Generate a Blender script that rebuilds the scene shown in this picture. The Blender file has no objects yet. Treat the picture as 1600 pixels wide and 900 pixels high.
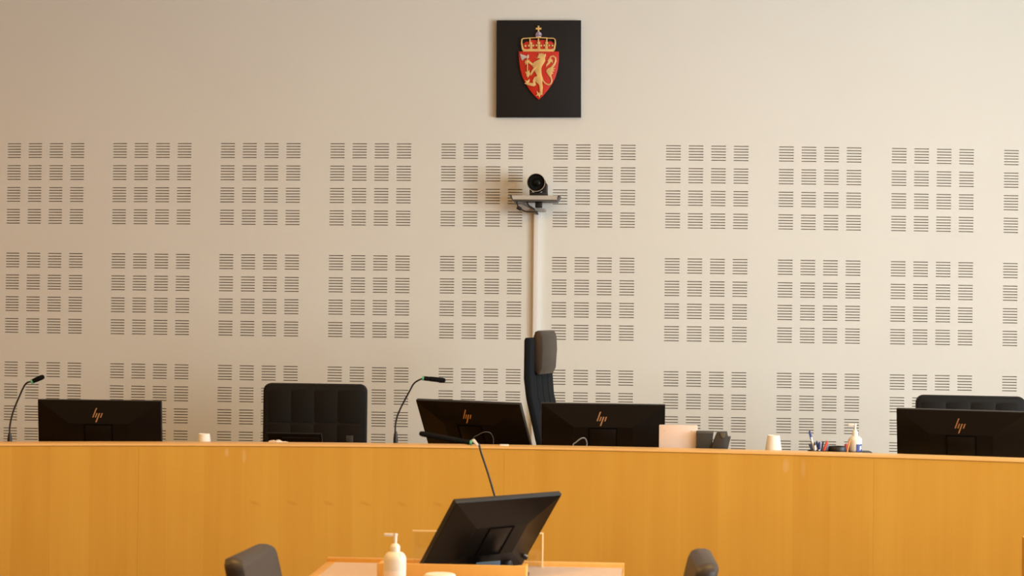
import bpy, bmesh, math, random
from mathutils import Vector, Matrix
random.seed(7)
PI = math.pi
scene = bpy.context.scene
C = scene.collection

# ------------------------------------------------------------------ camera
FPX = 3080.0                      # focal length in pixels of a 1600 px wide frame
YAW, PITCH, ROLL = 0.06804, 0.00751, -0.01180
EYE = Vector((0, 0, 1.65))
fw = Vector((-math.sin(YAW)*math.cos(PITCH), math.cos(YAW)*math.cos(PITCH), math.sin(PITCH)))
r0 = fw.cross(Vector((0, 0, 1))).normalized()
d0 = fw.cross(r0)
rt = r0*math.cos(ROLL) + d0*math.sin(ROLL)
dn = -r0*math.sin(ROLL) + d0*math.cos(ROLL)
cd = bpy.data.cameras.new('camera')
cam = bpy.data.objects.new('camera', cd); C.objects.link(cam)
cd.sensor_width = 36.0; cd.sensor_fit = 'HORIZONTAL'; cd.lens = FPX/1600*36
m = Matrix.Identity(4)
for i in range(3):
    m[i][0] = rt[i]; m[i][1] = -dn[i]; m[i][2] = -fw[i]; m[i][3] = EYE[i]
cam.matrix_world = m
cd.clip_start = 0.05; cd.clip_end = 200
cd.dof.use_dof = True; cd.dof.focus_distance = 9.9; cd.dof.aperture_fstop = 5.6
scene.camera = cam

def at(px, py, Y):                # the point of the room seen at a pixel, on the plane y = Y
    d = rt*((px-800)/FPX) + dn*((py-450)/FPX) + fw
    return EYE + d*(Y/d.y)
def at_z(px, py, z):
    d = rt*((px-800)/FPX) + dn*((py-450)/FPX) + fw
    return EYE + d*((z-EYE.z)/d.z)

# ------------------------------------------------------------------ world, lights, exposure
world = bpy.data.worlds.new('world'); scene.world = world; world.use_nodes = True
wn = world.node_tree.nodes; wl = world.node_tree.links
bg = wn['Background']
sky = wn.new('ShaderNodeTexSky'); sky.sky_type = 'NISHITA'
sky.sun_disc = False; sky.sun_elevation = math.radians(35); sky.sun_rotation = math.radians(200)
wl.new(sky.outputs[0], bg.inputs[0]); bg.inputs[1].default_value = 0.08
vs = scene.view_settings
vs.view_transform = 'Standard'; vs.look = 'None'; vs.gamma = 1.0; vs.exposure = 0.04
try: vs.use_curve_mapping = False
except Exception: pass
DAY_POWER = (135.0, 105.0, 205.0)   # the daylit windows, nearest the slotted wall last
LAMP_POWER = 45.0                  # each warm ceiling lamp
DAY_COL = (0.83, 0.935, 1.0)
LAMP_COL = (1.0, 0.57, 0.12)
ROOM = dict(x0=-5.6, x1=4.3, y0=-3.2, y1=10.572, z1=3.9)
D = ROOM['y1']
def area_light(name, loc, rot, sx, sy, power, col, spread=PI):
    l = bpy.data.lights.new(name, 'AREA'); l.shape = 'RECTANGLE'; l.size = sx; l.size_y = sy
    l.energy = power; l.color = col; l.spread = spread
    o = bpy.data.objects.new(name, l); C.objects.link(o); o.location = loc; o.rotation_euler = rot
    return o
WINDOWS = [(1.0, 2.8), (3.7, 5.5), (5.9, 7.7)]       # along the right wall
WZ0, WZ1 = 0.95, 3.05
for k, (a, b) in enumerate(WINDOWS):
    area_light('window_daylight', (ROOM['x1']-0.03, (a+b)/2, (WZ0+WZ1)/2), (0, PI/2, 0), WZ1-WZ0-.1, b-a-.1, DAY_POWER[k], DAY_COL)

# ------------------------------------------------------------------ materials
MATS = {}
def mat(name, col, rough=0.5, metal=0.0, spec=0.5, var=0.0, vscale=8.0, bump=0.0, bscale=200.0, coat=0.0, sheen=0.0):
    if name in MATS: return MATS[name]
    m = bpy.data.materials.new(name); m.use_nodes = True
    nt = m.node_tree; b = nt.nodes['Principled BSDF']
    b.inputs['Base Color'].default_value = (*col, 1); b.inputs['Roughness'].default_value = rough
    b.inputs['Metallic'].default_value = metal; b.inputs['Specular IOR Level'].default_value = spec
    b.inputs['Coat Weight'].default_value = coat
    b.inputs['Sheen Weight'].default_value = sheen
    tc = nt.nodes.new('ShaderNodeTexCoord')
    if var:
        n = nt.nodes.new('ShaderNodeTexNoise'); n.inputs['Scale'].default_value = vscale; n.inputs['Detail'].default_value = 4
        nt.links.new(tc.outputs['Object'], n.inputs['Vector'])
        mr = nt.nodes.new('ShaderNodeMapRange'); mr.inputs[1].default_value = .3; mr.inputs[2].default_value = .7
        mr.inputs[3].default_value = 1-var; mr.inputs[4].default_value = 1+var
        nt.links.new(n.outputs['Fac'], mr.inputs[0])
        mx = nt.nodes.new('ShaderNodeMix'); mx.data_type = 'RGBA'; mx.blend_type = 'MULTIPLY'; mx.inputs[0].default_value = 1
        mx.inputs[6].default_value = (*col, 1)
        nt.links.new(mr.outputs[0], mx.inputs[7]); nt.links.new(mx.outputs[2], b.inputs['Base Color'])
    if bump:
        n = nt.nodes.new('ShaderNodeTexNoise'); n.inputs['Scale'].default_value = bscale
        nt.links.new(tc.outputs['Object'], n.inputs['Vector'])
        bp = nt.nodes.new('ShaderNodeBump'); bp.inputs['Strength'].default_value = bump; bp.inputs['Distance'].default_value = .002
        nt.links.new(n.outputs['Fac'], bp.inputs['Height']); nt.links.new(bp.outputs[0], b.inputs['Normal'])
    MATS[name] = m; return m

def wood_mat(name, base, strip=0.15, smudges=(), rough=0.42, amp=1.0, knots=()):
    if name in MATS: return MATS[name]
    m = bpy.data.materials.new(name); m.use_nodes = True
    nt = m.node_tree; N = nt.nodes; L = nt.links; b = N['Principled BSDF']
    b.inputs['Roughness'].default_value = rough; b.inputs['Specular IOR Level'].default_value = 0.35
    tc = N.new('ShaderNodeTexCoord'); sx = N.new('ShaderNodeSeparateXYZ'); L.new(tc.outputs['Object'], sx.inputs[0])
    def math_(op, a, bb=None, c=None):
        n = N.new('ShaderNodeMath'); n.operation = op
        for i, v in enumerate((a, bb, c)):
            if v is None: continue
            if isinstance(v, (int, float)): n.inputs[i].default_value = v
            else: L.new(v, n.inputs[i])
        return n.outputs[0]
    # sheets of veneer laid side by side, each of its own tone
    fl = math_('FLOOR', math_('DIVIDE', sx.outputs[0], strip))
    wnz = N.new('ShaderNodeTexWhiteNoise'); wnz.noise_dimensions = '1D'; L.new(fl, wnz.inputs['W'])
    # grain: noise stretched along the height
    mp = N.new('ShaderNodeMapping'); mp.inputs['Scale'].default_value = (45, 45, 1.6); L.new(tc.outputs['Object'], mp.inputs[0])
    g = N.new('ShaderNodeTexNoise'); g.inputs['Scale'].default_value = 1.0; g.inputs['Detail'].default_value = 5; L.new(mp.outputs[0], g.inputs['Vector'])
    mp2 = N.new('ShaderNodeMapping'); mp2.inputs['Scale'].default_value = (9, 9, 1.1); L.new(tc.outputs['Object'], mp2.inputs[0])
    g2 = N.new('ShaderNodeTexNoise'); g2.inputs['Scale'].default_value = 1.0; g2.inputs['Detail'].default_value = 3; L.new(mp2.outputs[0], g2.inputs['Vector'])
    t = math_('ADD', math_('MULTIPLY', math_('SUBTRACT', wnz.outputs['Value'], .5), .13*amp),
              math_('ADD', math_('MULTIPLY', math_('SUBTRACT', g.outputs['Fac'], .5), .16*amp),
                    math_('MULTIPLY', math_('SUBTRACT', g2.outputs['Fac'], .5), .34*amp)))
    t = math_('ADD', t, .5)
    cr = N.new('ShaderNodeValToRGB'); L.new(t, cr.inputs[0])
    cr.color_ramp.elements[0].position = .15; cr.color_ramp.elements[1].position = .85
    cr.color_ramp.elements[0].color = (base[0]*.84, base[1]*.74, base[2]*.60, 1)
    cr.color_ramp.elements[1].color = (min(1, base[0]*1.10), base[1]*1.20, base[2]*1.5, 1)
    out = cr.outputs[0]
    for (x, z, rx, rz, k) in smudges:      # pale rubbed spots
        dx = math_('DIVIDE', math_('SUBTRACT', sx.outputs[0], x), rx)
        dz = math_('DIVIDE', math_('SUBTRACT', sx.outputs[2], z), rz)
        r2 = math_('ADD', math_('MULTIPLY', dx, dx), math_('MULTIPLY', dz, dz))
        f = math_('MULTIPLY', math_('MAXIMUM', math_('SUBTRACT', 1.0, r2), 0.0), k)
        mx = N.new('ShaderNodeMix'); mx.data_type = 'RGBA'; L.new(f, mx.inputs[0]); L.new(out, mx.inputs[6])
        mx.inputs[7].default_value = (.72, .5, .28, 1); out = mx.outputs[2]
    for (x0, x1, z, per) in knots:         # the same little figure repeats from sheet to sheet of veneer
        md = math_('SUBTRACT', math_('MODULO', math_('SUBTRACT', sx.outputs[0], x0-10*per), per), per*.25)
        sl = math_('ADD', math_('SUBTRACT', sx.outputs[2], z), math_('MULTIPLY', md, .3))
        r2 = math_('ADD', math_('POWER', math_('DIVIDE', md, .028), 2.0), math_('POWER', math_('DIVIDE', sl, .011), 2.0))
        f = math_('MULTIPLY', math_('MAXIMUM', math_('SUBTRACT', 1.0, r2), 0.0), .30)
        f = math_('MULTIPLY', f, math_('MULTIPLY', math_('GREATER_THAN', sx.outputs[0], x0), math_('LESS_THAN', sx.outputs[0], x1)))
        mx = N.new('ShaderNodeMix'); mx.data_type = 'RGBA'; L.new(f, mx.inputs[0]); L.new(out, mx.inputs[6])
        mx.inputs[7].default_value = (base[0]*.72, base[1]*.55, base[2]*.35, 1); out = mx.outputs[2]
    L.new(out, b.inputs['Base Color'])
    MATS[name] = m; return m

def glass_mat(name, tint=(1, 1, 1), alpha=0.08, rough=0.05):
    if name in MATS: return MATS[name]
    m = bpy.data.materials.new(name); m.use_nodes = True
    nt = m.node_tree; N = nt.nodes; L = nt.links
    for n in list(N): N.remove(n)
    o = N.new('ShaderNodeOutputMaterial'); mx = N.new('ShaderNodeMixShader'); t = N.new('ShaderNodeBsdfTransparent'); g = N.new('ShaderNodeBsdfGlossy')
    t.inputs[0].default_value = (*tint, 1); g.inputs['Roughness'].default_value = rough
    mx.inputs[0].default_value = alpha
    L.new(t.outputs[0], mx.inputs[1]); L.new(g.outputs[0], mx.inputs[2]); L.new(mx.outputs[0], o.inputs[0])
    MATS[name] = m; return m

WALL = mat('wall_paint', (.79, .775, .71), .62, spec=.25, var=.012, vscale=1.5)
SLOT = mat('slot_fabric', (.24, .17, .11), .95, spec=.05)
CEIL = mat('ceiling_paint', (.80, .78, .74), .8, spec=.1)
FLOOR = mat('carpet', (.20, .13, .08), .95, spec=.05, var=.1, vscale=60, bump=.3)
WHITE_TRIM = mat('white_trim', (.80, .79, .76), .4)
LEATHER = mat('black_leather', (.006, .0055, .005), .62, spec=.2, bump=.12, bscale=900)
LEATHER_BROWN = mat('dark_leather', (.042, .028, .019), .45, spec=.42, bump=.06, bscale=700)
FABRIC = mat('black_fabric', (.010, .012, .015), .95, spec=.1, bump=.3, bscale=1500, sheen=.03)
PLASTIC = mat('black_plastic', (.010, .009, .009), .45, spec=.4)
PLASTIC_GLOSS = mat('glossy_black_plastic', (.009, .007, .006), .30, spec=.40)
MON_BACK = mat('monitor_casing', (.006, .004, .0028), .30, spec=.17)
MON_EDGE = mat('monitor_bezel', (.020, .018, .016), .45, spec=.4)
SCREEN = mat('dark_screen', (.010, .011, .012), .12, spec=.5)
LOGO_TINTED = mat('logo_metal_wood_tint', (.80, .54, .35), .25, metal=1.0)  # coppery tint puts the bench wood's reflection into the metal colour
STEEL = mat('brushed_steel', (.55, .55, .55), .35, metal=.9)
CASTER = mat('caster_rubber', (.02, .02, .02), .7)
GREEN = mat('green_ring', (.10, .42, .25), .4)
FOAM = mat('black_foam', (.009, .009, .009), .98, spec=.05, bump=.6, bscale=900)
GOLD = mat('gold_paint', (.80, .53, .20), .42, metal=.25, var=.06, vscale=30)
RED = mat('red_enamel', (.62, .020, .008), .42, var=.05, vscale=40)
SILVER = mat('silver_paint', (.62, .58, .57), .4, metal=.3)
LILAC = mat('orb_enamel', (.50, .42, .52), .4)
BLUEBAND = mat('orb_band', (.16, .12, .28), .4)
BOARD = mat('plaque_black', (.015, .013, .013), .55, spec=.22)
PAPER = mat('white_paper', (.82, .78, .72), .8, spec=.2)
CUP = mat('paper_cup', (.76, .71, .64), .65, spec=.3)
TISSUE = mat('tissue', (.88, .76, .70), .95, spec=.05)
PINK = mat('pale_pink_card', (.74, .60, .52), .5, var=.03, vscale=12)
BOTTLE = mat('bottle_plastic', (.72, .66, .56), .38, spec=.5)
PUMP = mat('pump_plastic', (.76, .70, .62), .35)
LABEL_BLUE = mat('label_blue', (.025, .04, .20), .5)
LABEL_WHITE = mat('label_white', (.85, .85, .86), .5)
LABEL_PALE = mat('label_pale', (.83, .72, .62), .5)
LINO = mat('pinkish_linoleum', (.62, .46, .36), .55, var=.03, vscale=30)
GREY_DEV = mat('phone_grey', (.035, .031, .026), .42, spec=.45)
GREY_LIGHT = mat('tray_grey', (.55, .52, .47), .42, metal=.2)
GREY_DARK = mat('tray_lip', (.08, .075, .07), .5)
GREYCABLE = mat('grey_cable', (.20, .19, .18), .4)
PEN_BLUE = mat('pen_blue', (.02, .03, .16), .35)
PEN_NAVY = mat('pen_navy', (.03, .04, .09), .4)
PEN_WHITE = mat('pen_white', (.80, .78, .78), .35)
PEN_RED = mat('pen_red', (.55, .07, .03), .4)
PEN_CRIMSON = mat('marker_red', (.33, .02, .012), .4)
PEN_ORANGE = mat('pen_orange', (.80, .28, .06), .4)
PEN_PINK = mat('pen_pink', (.70, .42, .34), .4)
PEN_GREY = mat('pen_greyblue', (.16, .20, .26), .4)
BLUEBOX = mat('blue_card', (.08, .15, .28), .5)
ACRYLIC = glass_mat('clear_acrylic', (.97, .96, .94), .05)
ACRYLIC_EDGE_LIT = mat('acrylic_edge_lit', (.95, .80, .50), .25, spec=.6)  # bright colour stands in for light caught in the sheet's edges
PANE = glass_mat('window_glass', (.97, .98, .98), .06)
WOODCOL = (.61, .322, .043)
BENCH_WOOD = None   # made below, once the rubbed spots are placed
TABLE_WOOD = wood_mat('table_wood', (.70, .38, .085), .4, amp=.7)
CAP_WOOD_LIT = wood_mat('cap_wood_lit', (.85, .49, .15), 3.0, amp=.6)  # ceiling light on the rail top put into the paler colour

# ------------------------------------------------------------------ mesh helpers
def finish(bm, name, mats, smooth=40):
    bmesh.ops.recalc_face_normals(bm, faces=bm.faces)
    me = bpy.data.meshes.new(name); bm.to_mesh(me); bm.free()
    for mm in (mats if isinstance(mats, (list, tuple)) else [mats]): me.materials.append(mm)
    if smooth:
        me.shade_smooth(); me.set_sharp_from_angle(angle=math.radians(smooth))
    return me
def link(name, me, parent=None, mw=None):
    o = bpy.data.objects.new(name, me); C.objects.link(o)
    if parent is not None: o.parent = parent
    if mw is not None: o.matrix_local = mw
    return o
def obj(name, bm, mats, parent=None, mw=None, smooth=40):
    return link(name, finish(bm, name, mats, smooth), parent, mw)
def tag(o, label, cat, group=None):
    o['label'] = label; o['category'] = cat
    if group: o['group'] = group
    return o
def thing(name, label, cat, loc=(0, 0, 0), rotz=0.0, group=None):
    o = bpy.data.objects.new(name, None); C.objects.link(o)
    o.location = loc; o.rotation_euler = (0, 0, rotz); o.empty_display_size = .05
    return tag(o, label, cat, group)
def struct(o): o['kind'] = 'structure'; return o
def copy_tree(o, parent=None):
    c = o.copy(); C.objects.link(c); c.parent = parent
    for ch in o.children: copy_tree(ch, c)
    return c
def NB(): return bmesh.new()
def box(bm, x0, x1, y0, y1, z0, z1, bev=0.0, seg=2, mi=0, M=None):
    t = bmesh.new(); bmesh.ops.create_cube(t, size=1)
    for v in t.verts:
        v.co = Vector((x0+(v.co.x+.5)*(x1-x0), y0+(v.co.y+.5)*(y1-y0), z0+(v.co.z+.5)*(z1-z0)))
    if bev: bmesh.ops.bevel(t, geom=list(t.edges)+list(t.verts), offset=bev, segments=seg, profile=.5, affect='EDGES', clamp_overlap=True)
    merge(bm, t, mi, M); return bm
def merge(bm, t, mi=0, M=None):
    if M is not None: bmesh.ops.transform(t, matrix=M, verts=t.verts)
    mp = {}
    for v in t.verts: mp[v] = bm.verts.new(v.co)
    for f in t.faces:
        try: nf = bm.faces.new([mp[v] for v in f.verts]); nf.material_index = mi
        except ValueError: pass
    t.free()
def prism(bm, pts, axis='y', a=0.0, b=0.1, bev=0.0, mi=0, M=None):
    """polygon pts (p,q) extruded from a to b along axis; axis y: (x,z) plane, axis x: (y,z), axis z: (x,y)"""
    t = bmesh.new()
    f = {'y': lambda p, q, s: (p, s, q), 'x': lambda p, q, s: (s, p, q), 'z': lambda p, q, s: (p, q, s)}[axis]
    A = [t.verts.new(f(p, q, a)) for p, q in pts]; B = [t.verts.new(f(p, q, b)) for p, q in pts]
    n = len(pts)
    fa = t.faces.new(A); fb = t.faces.new(B[::-1])
    for i in range(n): t.faces.new((A[i], A[(i+1) % n], B[(i+1) % n], B[i]))
    bmesh.ops.recalc_face_normals(t, faces=t.faces)
    if bev:
        ed = [e for e in t.edges if fa in e.link_faces or fb in e.link_faces]
        bmesh.ops.bevel(t, geom=ed, offset=bev, segments=2, profile=.5, affect='EDGES', clamp_overlap=True)
    ng = [fc for fc in t.faces if len(fc.verts) > 4]
    bmesh.ops.triangulate(t, faces=ng, ngon_method='EAR_CLIP')
    merge(bm, t, mi, M); return bm
def rrect(w, h, r, n=5, cx=0, cy=0):
    out = []
    for (sx, sy, a0) in ((1, 1, 0), (-1, 1, 90), (-1, -1, 180), (1, -1, 270)):
        for k in range(n+1):
            a = math.radians(a0+90*k/n); out.append((cx+sx*(w/2-r)+r*math.cos(a), cy+sy*(h/2-r)+r*math.sin(a)))
    return out
def lathe(bm, prof, seg=24, mi=0, M=None, cap=True):
    t = bmesh.new(); rings = []
    for r, z in prof:
        if r < 1e-6: rings.append([t.verts.new((0, 0, z))])
        else: rings.append([t.verts.new((r*math.cos(2*PI*k/seg), r*math.sin(2*PI*k/seg), z)) for k in range(seg)])
    for A, B in zip(rings, rings[1:]):
        for k in range(seg):
            k2 = (k+1) % seg
            if len(A) == 1 and len(B) == 1: continue
            if len(A) == 1: t.faces.new((A[0], B[k], B[k2]))
            elif len(B) == 1: t.faces.new((A[k], A[k2], B[0]))
            else: t.faces.new((A[k], A[k2], B[k2], B[k]))
    for R in (rings[0], rings[-1]):
        if cap and prof[0] != prof[-1] and len(R) > 1: t.faces.new(R)
    bmesh.ops.remove_doubles(t, verts=t.verts, dist=1e-7)
    merge(bm, t, mi, M); return bm
def smooth_path(pts, n=6):
    P = [Vector(p) for p in pts]; out = []
    for i in range(len(P)-1):
        p0 = P[max(i-1, 0)]; p1 = P[i]; p2 = P[i+1]; p3 = P[min(i+2, len(P)-1)]
        for k in range(n):
            t = k/n
            out.append(.5*((2*p1)+(p2-p0)*t+(2*p0-5*p1+4*p2-p3)*t*t+(-p0+3*p1-3*p2+p3)*t**3))
    out.append(P[-1]); return out
def tube(bm, pts, rad, seg=10, mi=0, M=None):
    P = [Vector(p) for p in pts]; n = len(P)
    R = rad if isinstance(rad, (list, tuple)) else [rad]*n
    t = bmesh.new(); rings = []; up = None
    for i in range(n):
        d = (P[min(i+1, n-1)]-P[max(i-1, 0)]).normalized()
        if up is None: up = d.orthogonal().normalized()
        up = (up - d*up.dot(d)); up = up.normalized() if up.length > 1e-6 else d.orthogonal().normalized()
        s = d.cross(up)
        rings.append([t.verts.new(P[i]+(up*math.cos(2*PI*k/seg)+s*math.sin(2*PI*k/seg))*R[i]) for k in range(seg)])
    for A, B in zip(rings, rings[1:]):
        for k in range(seg): t.faces.new((A[k], A[(k+1) % seg], B[(k+1) % seg], B[k]))
    t.faces.new(rings[0][::-1]); t.faces.new(rings[-1])
    merge(bm, t, mi, M); return bm
def along(p, q):                  # matrix that puts local z on the segment p -> q, origin at p
    p = Vector(p); q = Vector(q); z = (q-p).normalized()
    x = z.orthogonal().normalized(); y = z.cross(x)
    return Matrix.Translation(p) @ Matrix((x, y, z)).transposed().to_4x4()
T = Matrix.Translation
def RZ(a): return Matrix.Rotation(a, 4, 'Z')
def RX(a): return Matrix.Rotation(a, 4, 'X')
def RY(a): return Matrix.Rotation(a, 4, 'Y')

# ------------------------------------------------------------------ the room
X0, X1, Y0, Z1 = ROOM['x0'], ROOM['x1'], ROOM['y0'], ROOM['z1']
struct(obj('floor', box(NB(), X0-.2, X1+.2, Y0-.2, D+.3, -.1, 0), FLOOR))
struct(obj('ceiling', box(NB(), X0-.2, X1+.2, Y0-.2, D+.3, Z1, Z1+.1), CEIL))
VENEER_BOUNCE = wood_mat('warm_bounce_veneer', (.66, .36, .13), .6)  # veneer on the unseen walls, added to bounce warm light
struct(obj('wall_left', box(NB(), X0-.2, X0, Y0-.2, D+.3, 0, Z1), VENEER_BOUNCE))
struct(obj('wall_rear', box(NB(), X0, X1, Y0-.2, Y0, 0, Z1), VENEER_BOUNCE))
# right wall with its windows
bm = NB(); edges = [Y0-.2]+[v for w in WINDOWS for v in w]+[D+.3]
for k in range(0, len(edges), 2): box(bm, X1, X1+.2, edges[k], edges[k+1], 0, Z1)
for a, b in WINDOWS:
    box(bm, X1, X1+.2, a, b, 0, WZ0); box(bm, X1, X1+.2, a, b, WZ1, Z1)
struct(obj('wall_right', bm, WALL))
for k, (a, b) in enumerate(WINDOWS):
    bm = NB(); fwid = .06
    box(bm, X1+.05, X1+.11, a, a+fwid, WZ0, WZ1); box(bm, X1+.05, X1+.11, b-fwid, b, WZ0, WZ1)
    box(bm, X1+.05, X1+.11, a+fwid, b-fwid, WZ0, WZ0+fwid); box(bm, X1+.05, X1+.11, a+fwid, b-fwid, WZ1-fwid, WZ1)
    w = struct(obj('window_%d' % (k+1), bm, WHITE_TRIM))
    obj('pane', box(NB(), X1+.075, X1+.081, a+fwid, b-fwid, WZ0+fwid, WZ1-fwid), PANE, w)
    obj('window_sill', box(NB(), X1-.06, X1+.05, a-.03, b+.03, WZ0-.03, WZ0, .004), WHITE_TRIM, w)

# back wall: flat board with slotted acoustic panels, 600 mm module
WX, WZ = -3.50929, 2.49304        # first slot of the first panel
PU, PV = .6, .6
CU = [-0.00023, 0.02367, 0.00011, -2e-05, 0.00081, 0.00045, -0.03329, 0.00013, -0.00051]
CV = [0.00253, 0.00211, -0.00536, -0.0065, -0.00044, 0.00062, -0.0023, 0.00776, -0.00078]
NCOL0, NCOL1, NROW = -2, 12, 3
UA, UB = NCOL0*PU-.081, NCOL1*PU-.081
VA, VB = -.0825, NROW*PV-.0825
def wallpt(u, v, y):
    """panels were not hung perfectly: a few millimetres of drift along the wall"""
    s = max(-1.03, min(1.03, (u-2.7)/2.7)); t = max(-.1, min(2.0, v/.6))-1
    B = (1, s, t, s*s, s*t, t*t, s**3, s*s*t, s*t*t)
    w = max(0, min(1, (v-VA)/.06))*max(0, min(1, (VB-v)/.06))*max(0, min(1, (u-UA)/.06))*max(0, min(1, (UB-u)/.06))
    du = sum(a*b for a, b in zip(CU, B))*w; dv = sum(a*b for a, b in zip(CV, B))*w
    return (WX+u+du, y, WZ-v+dv)
SW, SH, SP, BP, DEP = .078, .0046, .015, .12, .012
def panel_mesh(c, r):
    u0 = c*PU-.081; v0 = r*PV-.0825
    us = [u0]; vs_ = [v0]
    for i in range(4): us += [c*PU+i*BP, c*PU+i*BP+SW]
    for j in range(4):
        for k in range(6):
            y = r*PV+j*BP+k*SP; vs_ += [y-SH/2, y+SH/2]
    us.append(u0+PU); vs_.append(v0+PV)
    # extra cuts in the margins so that the drift fades smoothly
    verts = []; idx = {}; faces = []; mats_ = []
    def V(i, j, back=False):
        k = (i, j, back)
        if k not in idx: idx[k] = len(verts); verts.append(wallpt(us[i], vs_[j], D+(DEP if back else 0)))
        return idx[k]
    for i in range(len(us)-1):
        for j in range(len(vs_)-1):
            slot = (i % 2 == 1) and (j % 2 == 1)
            q = [(i, j), (i+1, j), (i+1, j+1), (i, j+1)]
            if not slot:
                faces.append([V(*p) for p in q]); mats_.append(0)
            else:
                faces.append([V(*p, True) for p in q]); mats_.append(1)
                for a in range(4):
                    p0, p1 = q[a], q[(a+1) % 4]
                    faces.append([V(*p0), V(*p1), V(*p1, True), V(*p0, True)]); mats_.append(0)
    me = bpy.data.meshes.new('acoustic_panel'); me.from_pydata(verts, [], faces)
    me.materials.append(WALL); me.materials.append(SLOT)
    me.polygons.foreach_set('material_index', mats_); me.update()
    return me
bm = NB()
xa, xb = WX+UA, WX+UB; za, zb = WZ-VA, WZ-VB
def quad(bm, pts): bm.faces.new([bm.verts.new(p) for p in pts])
xL, xR = X0, X1
for (p, q, zz0, zz1) in ((xL, xR, za, Z1), (xL, xR, 0, zb), (xL, xa, zb, za), (xb, xR, zb, za)):
    if q > p: quad(bm, [(p, D, zz0), (q, D, zz0), (q, D, zz1), (p, D, zz1)])
box(bm, X0, X1, D+.04, D+.3, 0, Z1)
me = bpy.data.meshes.new('wall_back'); bm.to_mesh(me); bm.free(); me.materials.append(WALL)
wall = struct(link('wall_back', me))
for r in range(NROW):
    for c in range(NCOL0, NCOL1):
        link('acoustic_panel', panel_mesh(c, r), wall)
struct(obj('baseboard_back', box(NB(), X0, X1, D-.015, D, 0, .08, .003), WHITE_TRIM))

# warm ceiling lamps, above and in front of the picture
for lx, nx, kx in ((-4.0, 'farthest from the windows', .75), (-1.6, 'second from the far side', 1.25), (.8, 'second from the windows', 1.15), (3.0, 'nearest the windows', .8)):
    for ly, nm, kp in ((5.4, 'in the front row', 1.0), (2.0, 'in the rear row', .2)):
        o = thing('ceiling_lamp', 'warm square ceiling lamp %s, %s' % (nm, nx), 'lamp', (lx, ly, Z1), 0, 'ceiling lamps')
        bm = NB()
        for sd in ((-.3, .3, -.3, -.28), (-.3, .3, .28, .3), (-.3, -.28, -.28, .28), (.28, .3, -.28, .28)): box(bm, *sd, -.05, 0)
        obj('lamp_frame', bm, WHITE_TRIM, o)
        l = area_light('lamp_light', (0, 0, -.055), (0, 0, 0), .55, .55, LAMP_POWER*kp*kx, LAMP_COL); l.parent = o

# ------------------------------------------------------------------ judges' bench
BX = [-2.6237, -2.1273, -1.6112, -1.0841, -.5514, -.0187, .1398, .6601, .9642, 1.5082]
def arcY(x):                      # plan curve of the bench front, concave to the room
    xc = x+.56
    R = 7.75
    return 8.203-R+math.sqrt(max(R*R-xc*xc, 0)) + (0.012*xc if abs(xc) < 2.3 else .012*2.3*(1 if xc > 0 else -1))
CAPZ = 1.05
BXL, BXR = -3.7, 2.7
def strip_mesh(bm, xa, xb, off0, off1, z0, z1, step=.06, mi=0):
    """a solid that follows the curve of the bench between offsets off0..off1 behind the front line"""
    n = max(2, int(abs(xb-xa)/step)); P = []
    for i in range(n+1):
        x = xa+(xb-xa)*i/n; y = arcY(x); dx = .001
        s = (arcY(x+dx)-arcY(x-dx))/(2*dx); nrm = Vector((-s, 1, 0)).normalized()
        P.append((Vector((x, y, 0))+nrm*off0, Vector((x, y, 0))+nrm*off1))
    R = [[bm.verts.new((p.x, p.y, z0)), bm.verts.new((q.x, q.y, z0)), bm.verts.new((q.x, q.y, z1)), bm.verts.new((p.x, p.y, z1))] for p, q in P]
    for A, B in zip(R, R[1:]):
        for k in range(4): bm.faces.new((A[k], A[(k+1) % 4], B[(k+1) % 4], B[k])).material_index = mi
    bm.faces.new(R[0]); bm.faces.new(R[-1][::-1])
    return bm
def wx(px, py, off=0.0):          # x of a pixel on the bench front
    Y = 8.1
    for _ in range(6):
        p = at(px, py, Y); Y = arcY(p.x)+off
    return at(px, py, Y)
sm = []
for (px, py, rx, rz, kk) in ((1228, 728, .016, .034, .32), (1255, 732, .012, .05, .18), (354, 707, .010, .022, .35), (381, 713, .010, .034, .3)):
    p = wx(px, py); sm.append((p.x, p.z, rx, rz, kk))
kp0 = wx(383, 786); kp1 = wx(700, 792)
BENCH_WOOD = wood_mat('bench_wood', WOODCOL, .152, sm, amp=1.15, knots=[(kp0.x, kp1.x, kp0.z, .152)])
bench = thing('judges_bench', 'long curved birch-veneered bench with a raised front across the courtroom', 'bench', (0, 0, 0))
seams = [BXL]+[wx(px, 760).x for px in (-370, 216, 787, 1365)]+[BXR]
for a, b in zip(seams, seams[1:]):
    obj('front_panel', strip_mesh(NB(), a+.0002, b-.0002, .004, .026, .02, CAPZ-.009), BENCH_WOOD, bench)
obj('plinth', strip_mesh(NB(), BXL, BXR, .03, .05, 0, .08), PLASTIC, bench)
obj('cap_rail', strip_mesh(NB(), BXL, BXR, 0, .12, CAPZ-.009, CAPZ), CAP_WOOD_LIT, bench)
obj('item_shelf', strip_mesh(NB(), BXL, BXR, .026, .36, CAPZ-.10, CAPZ-.082), TABLE_WOOD, bench)
obj('shelf_back', strip_mesh(NB(), BXL, BXR, .342, .36, .78, CAPZ-.10), TABLE_WOOD, bench)
obj('worktop', strip_mesh(NB(), BXL, BXR, .026, .98, .755, .78), TABLE_WOOD, bench)
for x in (BXL+.03, -2.05, -.56, .9, BXR-.05):
    obj('support_panel', strip_mesh(NB(), x, x+.025, .06, .9, 0, .755, step=.02), TABLE_WOOD, bench)
SHZ = CAPZ-.082                   # top of the item shelf
WTZ = .78                         # top of the worktop
def on_shelf(px, py=700, off=.2):
    p = wx(px, py, off); return Vector((p.x, arcY(p.x)+off, SHZ))

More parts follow.
